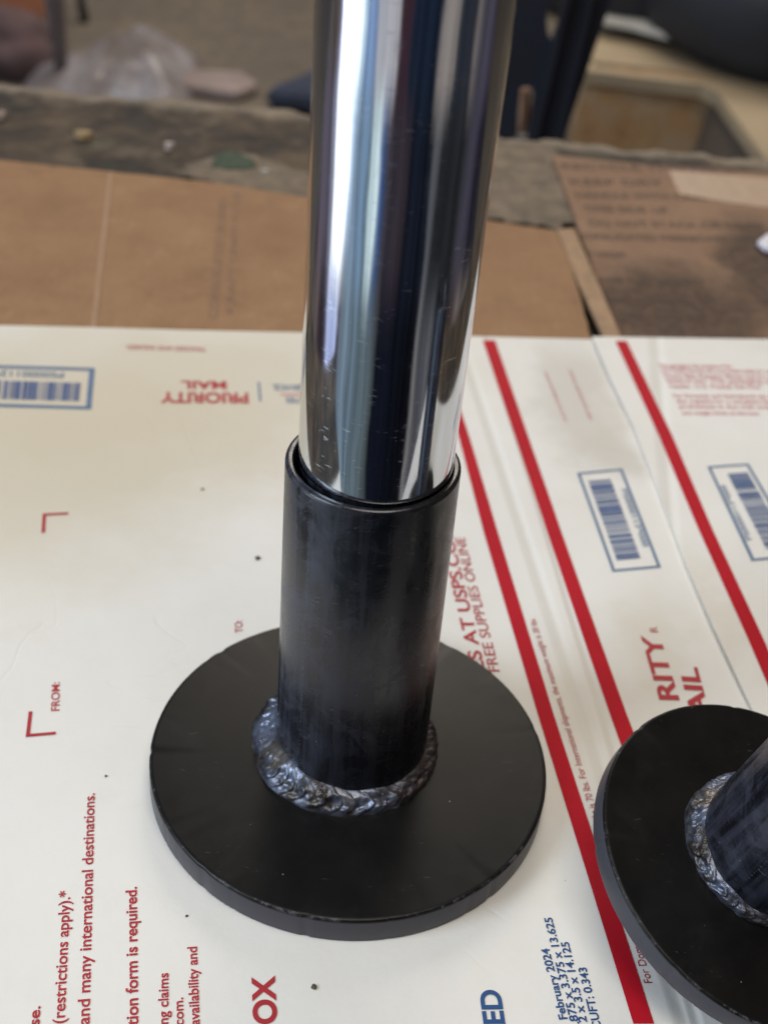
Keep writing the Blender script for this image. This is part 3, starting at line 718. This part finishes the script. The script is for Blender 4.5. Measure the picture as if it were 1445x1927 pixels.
# crumpled clear plastic bag
def bag():
    ctl = [(40, 130, 8), (130, 95, 14), (205, 68, 30), (285, 42, 30), (345, 62, 30), (388, 90, 26), (378, 150, 16), (330, 185, 8), (240, 178, 6), (150, 175, 4), (60, 160, 2)]
    base = [at(x, y, FZ+1) for x, y, _ in ctl]; V = []; F = []
    c = at(240, 135, FZ+1); rings = 14; n = 66
    for rr in range(rings+1):
        t = rr/rings
        for i in range(n):
            q = i/n*len(base); a = base[int(q) % len(base)]; b = base[(int(q)+1) % len(base)]; p = a.lerp(b, q-int(q)); p = c.lerp(p, t)
            z = FZ+.1+3.2*(1-t*t)+(1.9*mnoise.noise(Vector((p.x*.16, p.y*.10, 1)))+.7*abs(mnoise.noise(Vector((p.x*.4, p.y*.2, 5)))))*(1-t**4)
            V.append((p.x, p.y, max(FZ+.05, z)))
    for rr in range(rings):
        for i in range(n): j = (i+1) % n; F.append((rr*n+i, rr*n+j, (rr+1)*n+j, (rr+1)*n+i))
    F.append(tuple(range(n)))
    return V, F
def m_bag(k, b, v):
    n = k.noise(v, .11, 4, .6, .8)
    c = k.mix(k.rng(n, .38, .62), (.22, .18, .155), (.42, .40, .44))
    setp(k, b, col=c, rough=.25, spec=.8, alpha=k.rng(n, .3, .7, .45, .9), normal=k.bump(k.noise(v, .25, 3, .6), .6, .03))
V, F = bag()
tag(link('plastic_bag', V, F, material('clear_plastic', m_bag), smooth=True), 'crumpled clear plastic bag on the floor behind the bench', 'plastic bag')
p = at(405, 172, FZ)
V, F = prism([(-3, -1.6), (2, -2.4), (3.6, 0), (2, 2.4), (-1.5, 2), (-3.4, .8)], 0, 1.1)
tag(bevel(link('rag', V, F, plain('rag', (.26, .21, .20), .9, .3, .3), loc=(p.x, p.y, FZ)), .4, 3), 'pinkish grey rag lying right of the plastic bag', 'rag')
p = at(28, 132, FZ); bm = bmesh.new(); bmesh.ops.create_icosphere(bm, subdivisions=4, radius=3.4)
for v in bm.verts: v.co *= 1+.35*mnoise.noise(v.co*.35); v.co.z *= .8
V = [tuple(v.co) for v in bm.verts]; F = [tuple(v.index for v in f.verts) for f in bm.faces]; bm.free()
tag(link('cloth_bundle', V, F, plain('bundle', (.10, .065, .07), .9, .3, .3), smooth=True, loc=(p.x, p.y, FZ+2.2)), 'dull pink cloth bundle at the far left edge', 'cloth')
# rust-brown board in the far left corner
c = [at(-120, -60, FZ), at(78, -60, FZ), at(88, 58, FZ), at(-120, 66, FZ)]
V, F = prism([(q.x, q.y) for q in c], FZ, FZ+1.2)
tag(link('wood_board', V, F, plain('rusty_board', (.13, .042, .016), .7, .4, .1)), 'rust brown board lying on the floor in the upper left corner', 'board')
p = at(592, 192, FZ); V, F = prism([(-4, -3), (8, -4), (10, 3), (2, 5), (-1, 2)], 0, 2)
tag(bevel(link('blue_cloth', V, F, plain('blue_cloth', (.03, .04, .07), .9, .3, .3), loc=(p.x, p.y, FZ)), 1.2, 3), 'dark blue cloth on the floor just left of the chrome pole', 'cloth')

# navy slotted plastic side panel, standing close behind the bench
YN = 34
def slotted():
    o = [(880, -60), (1175, -60), (1150, 0), (1062, 258), (1040, 330), (905, 330), (935, 100)]
    holes = [[(1032, -60), (1066, -60), (1062, 0), (1052, 45), (1040, 74), (1031, 70), (1028, 40), (1030, 0)],
             [(980, 166), (992, 163), (1003, 170), (1001, 205), (992, 260), (972, 260), (976, 200)]]
    bm = bmesh.new()
    edges = []
    for poly in [o]+holes:
        vs = [bm.verts.new(aty(x, y, YN)) for x, y in poly]
        edges += [bm.edges.new((vs[i], vs[(i+1) % len(vs)])) for i in range(len(vs))]
    bmesh.ops.triangle_fill(bm, edges=edges, use_beauty=True)
    r = bmesh.ops.extrude_face_region(bm, geom=bm.faces[:])
    for v in r['geom']:
        if isinstance(v, bmesh.types.BMVert): v.co.y += .5
    bmesh.ops.recalc_face_normals(bm, faces=bm.faces[:])
    V = [tuple(v.co) for v in bm.verts]; F = [tuple(v.index for v in f.verts) for f in bm.faces]; bm.free(); return V, F
p0 = aty(1000, 250, YN)
cr = empty('plastic_crate', (p0.x, YN, FZ), 'dark navy slotted plastic crate standing behind the bench right of the pole', 'crate')
M_navy = plain('navy_plastic', (.008, .0095, .017), .5, .2, .5)
V, F = slotted(); link('side_panel', local(cr, V), F, M_navy, cr)
V = []; F = []
for x in (1066, 1022):                       # raised ribs
    a, b_, c_, d_ = aty(x+62, -60, YN), aty(x+50, -60, YN), aty(x-32, 290, YN), aty(x-20, 290, YN)
    v_, f_ = extrude([a, b_, c_, d_], (0, -.45, 0)); i = len(V); V += v_; F += [tuple(q+i for q in g) for g in f_]
link('rib', local(cr, V), F, M_navy, cr)
a = aty(905, 330, YN); b_ = aty(1040, 330, YN)
V, F = prism([(a.x, YN+.6), (b_.x, YN+.6), (b_.x+1, YN+9), (a.x-1, YN+9)], a.z-8, a.z+1)
link('bin', local(cr, V), F, M_navy, cr)

# wooden peg seen through the lower slot of the crate
pp = [aty(986, 172, YN+2), aty(984, 300, YN+2)]
V, F = tube([tuple(pp[0]+Vector((0, 0, .15))), tuple(pp[0]), tuple(pp[0].lerp(pp[1], .5)), (pp[1].x, pp[1].y, FZ)], [.10, .26, .27, .28], 14)
tag(link('wooden_peg', V, F, plain('peg_wood', (.36, .19, .11), .7, .2, 1), smooth=True), 'orange brown wooden peg seen through the lower slot of the navy crate', 'peg')

# open carton with torn corrugated face
YB = at(1230, 140, -14).y
top = [aty(1105, 142, YB), aty(1345, 168, YB)]
fr_ = [aty(1108, 128, YB), aty(1342, 150, YB), aty(1345, 200, YB), aty(1318, 320, YB), aty(1290, 400, YB), aty(1035, 400, YB)]
def m_corr(k, b, v):
    w = k.n('ShaderNodeTexWave', bands_direction='X'); k.put(w.inputs['Vector'], k.vm('ADD', v, k.vm('MULTIPLY', k.noise(v, .12, 4, .6, col=True), (14, 0, 0)))); w.inputs['Scale'].default_value = .28
    n = k.noise(v, .35, 4, .6)
    c = k.mix(w.outputs['Fac'], (.33, .18, .075), (.38, .235, .11)); c = k.mix(k.rng(n, .46, .62), c, (.36, .25, .15)); c = k.mix(k.rng(n, .42, .34), c, (.20, .115, .06))  # darkest blotches are painted shade for crevices in the crumpled face
    setp(k, b, col=c, rough=.85)
M_corr = material('corrugated_face', m_corr); M_beige = plain('beige_board', (.30, .235, .15), .7, .18, .15)
ca = empty('carton', (aty(1200, 300, YB).x, YB, FZ), 'open tan carton with ribbed torn face behind the bench at right', 'carton')
V, F = extrude(fr_, (0, .4, 0)); link('front_panel', local(ca, V), F, M_corr, ca)
q = [aty(1118, 125, YB+.5), aty(1342, 152, YB+.5)]
zt = q[0].z
V, F = extrude([q[0]+Vector((0, 0, 0)), q[1], q[1]+Vector((-6, 20, -.2)), q[0]+Vector((-6, 20, -.2))], (0, 0, .3)); link('top_flap', local(ca, V), F, M_beige, ca)
# long beige plank sloping across the carton
pl_ = [at(1100, 36, -14), at(1250, 65, -14), at(1400, 112, -14), at(1560, 175, -14), at(1560, 420, -14), at(1440, 300, -14), at(1350, 175, -14), at(1320, 160, -14), at(1095, 132, -14)]
V, F = prism([(q.x, q.y) for q in pl_], -14.8, -14)
tag(link('plank', V, F, M_beige), 'wide beige board sloping away behind the carton at upper right', 'board')
# dark sheet added where only a shaded gap lies under the board
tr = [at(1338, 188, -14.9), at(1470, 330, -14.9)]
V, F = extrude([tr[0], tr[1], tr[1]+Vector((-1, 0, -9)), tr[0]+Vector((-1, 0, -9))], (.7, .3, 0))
tag(link('shade_filler', V, F, plain('shade_board', (.10, .075, .055), .8, .2, .3)), 'dark upright support added as shade under the wide beige board', 'filler')
st = [at(1140, 24, -12.6), at(1200, 33, -12.6), at(1300, 58, -12.6), at(1384, 86, -12.6), at(1380, 96, -12.6), at(1290, 72, -12.6), at(1190, 45, -12.6), at(1136, 36, -12.6)]
V, F = prism([(q.x, q.y) for q in st], -13.0, -12.6)
tag(link('white_strip', V, F, plain('white_strip', (.55, .53, .48), .5, .1, .3)), 'narrow whitish strip lying on the beige board', 'strip')
p = at(1440, 118, -13.5); V, F = prism([(-3, -1.6), (5, -2.5), (9, 2), (3, 2.6), (-2, 1.6)], 0, 1.0)
tag(bevel(link('brown_block', V, F, plain('orange_wood', (.25, .10, .035), .7, .3, .2), loc=(p.x, p.y, -13.9)), .5), 'orange brown wooden block beside the black tyres', 'block')
# tyres
def tyre(px, py, z, R_, w, tilt, lab):
    prof = []
    for i in range(20):
        t = 2*math.pi*i/20; prof.append((R_*.76+R_*.25*math.cos(t)*(1 if math.cos(t) < 0 else .95), w*.5*math.copysign(abs(math.sin(t))**.7, math.sin(t))))
    V, F = lathe(prof, 72, closed=True)
    o = link('tyre', V, F, plain('tyre_rubber', (.012, .013, .018), .6, .2, .3), smooth=True); p = at(px, py, z); o.location = p*S; o.rotation_euler = tilt
    tag(o, lab, 'tyre', 'black tyres in the upper right corner')
tyre(1195, -92, -10.5, 9, 6, (math.radians(6), 0, 0), 'black tyre at the top of the photo right of the crate')
tyre(1480, -30, -10, 10, 7, (math.radians(8), math.radians(5), 0), 'black tyre in the upper right corner, nearest the brown block')
p = at(1300, 55, -12.6); V, F = prism([(-2, -.7), (1.8, -.9), (2.0, .4), (.4, .8), (-1.8, .6)], 0, .35)
tag(bevel(link('plastic_scrap', V, F, plain('green_scrap', (.16, .26, .19), .5, .3, .3), loc=(p.x, p.y, -12.58)), .1), 'pale green scrap on the white strip between the tyres', 'scrap')
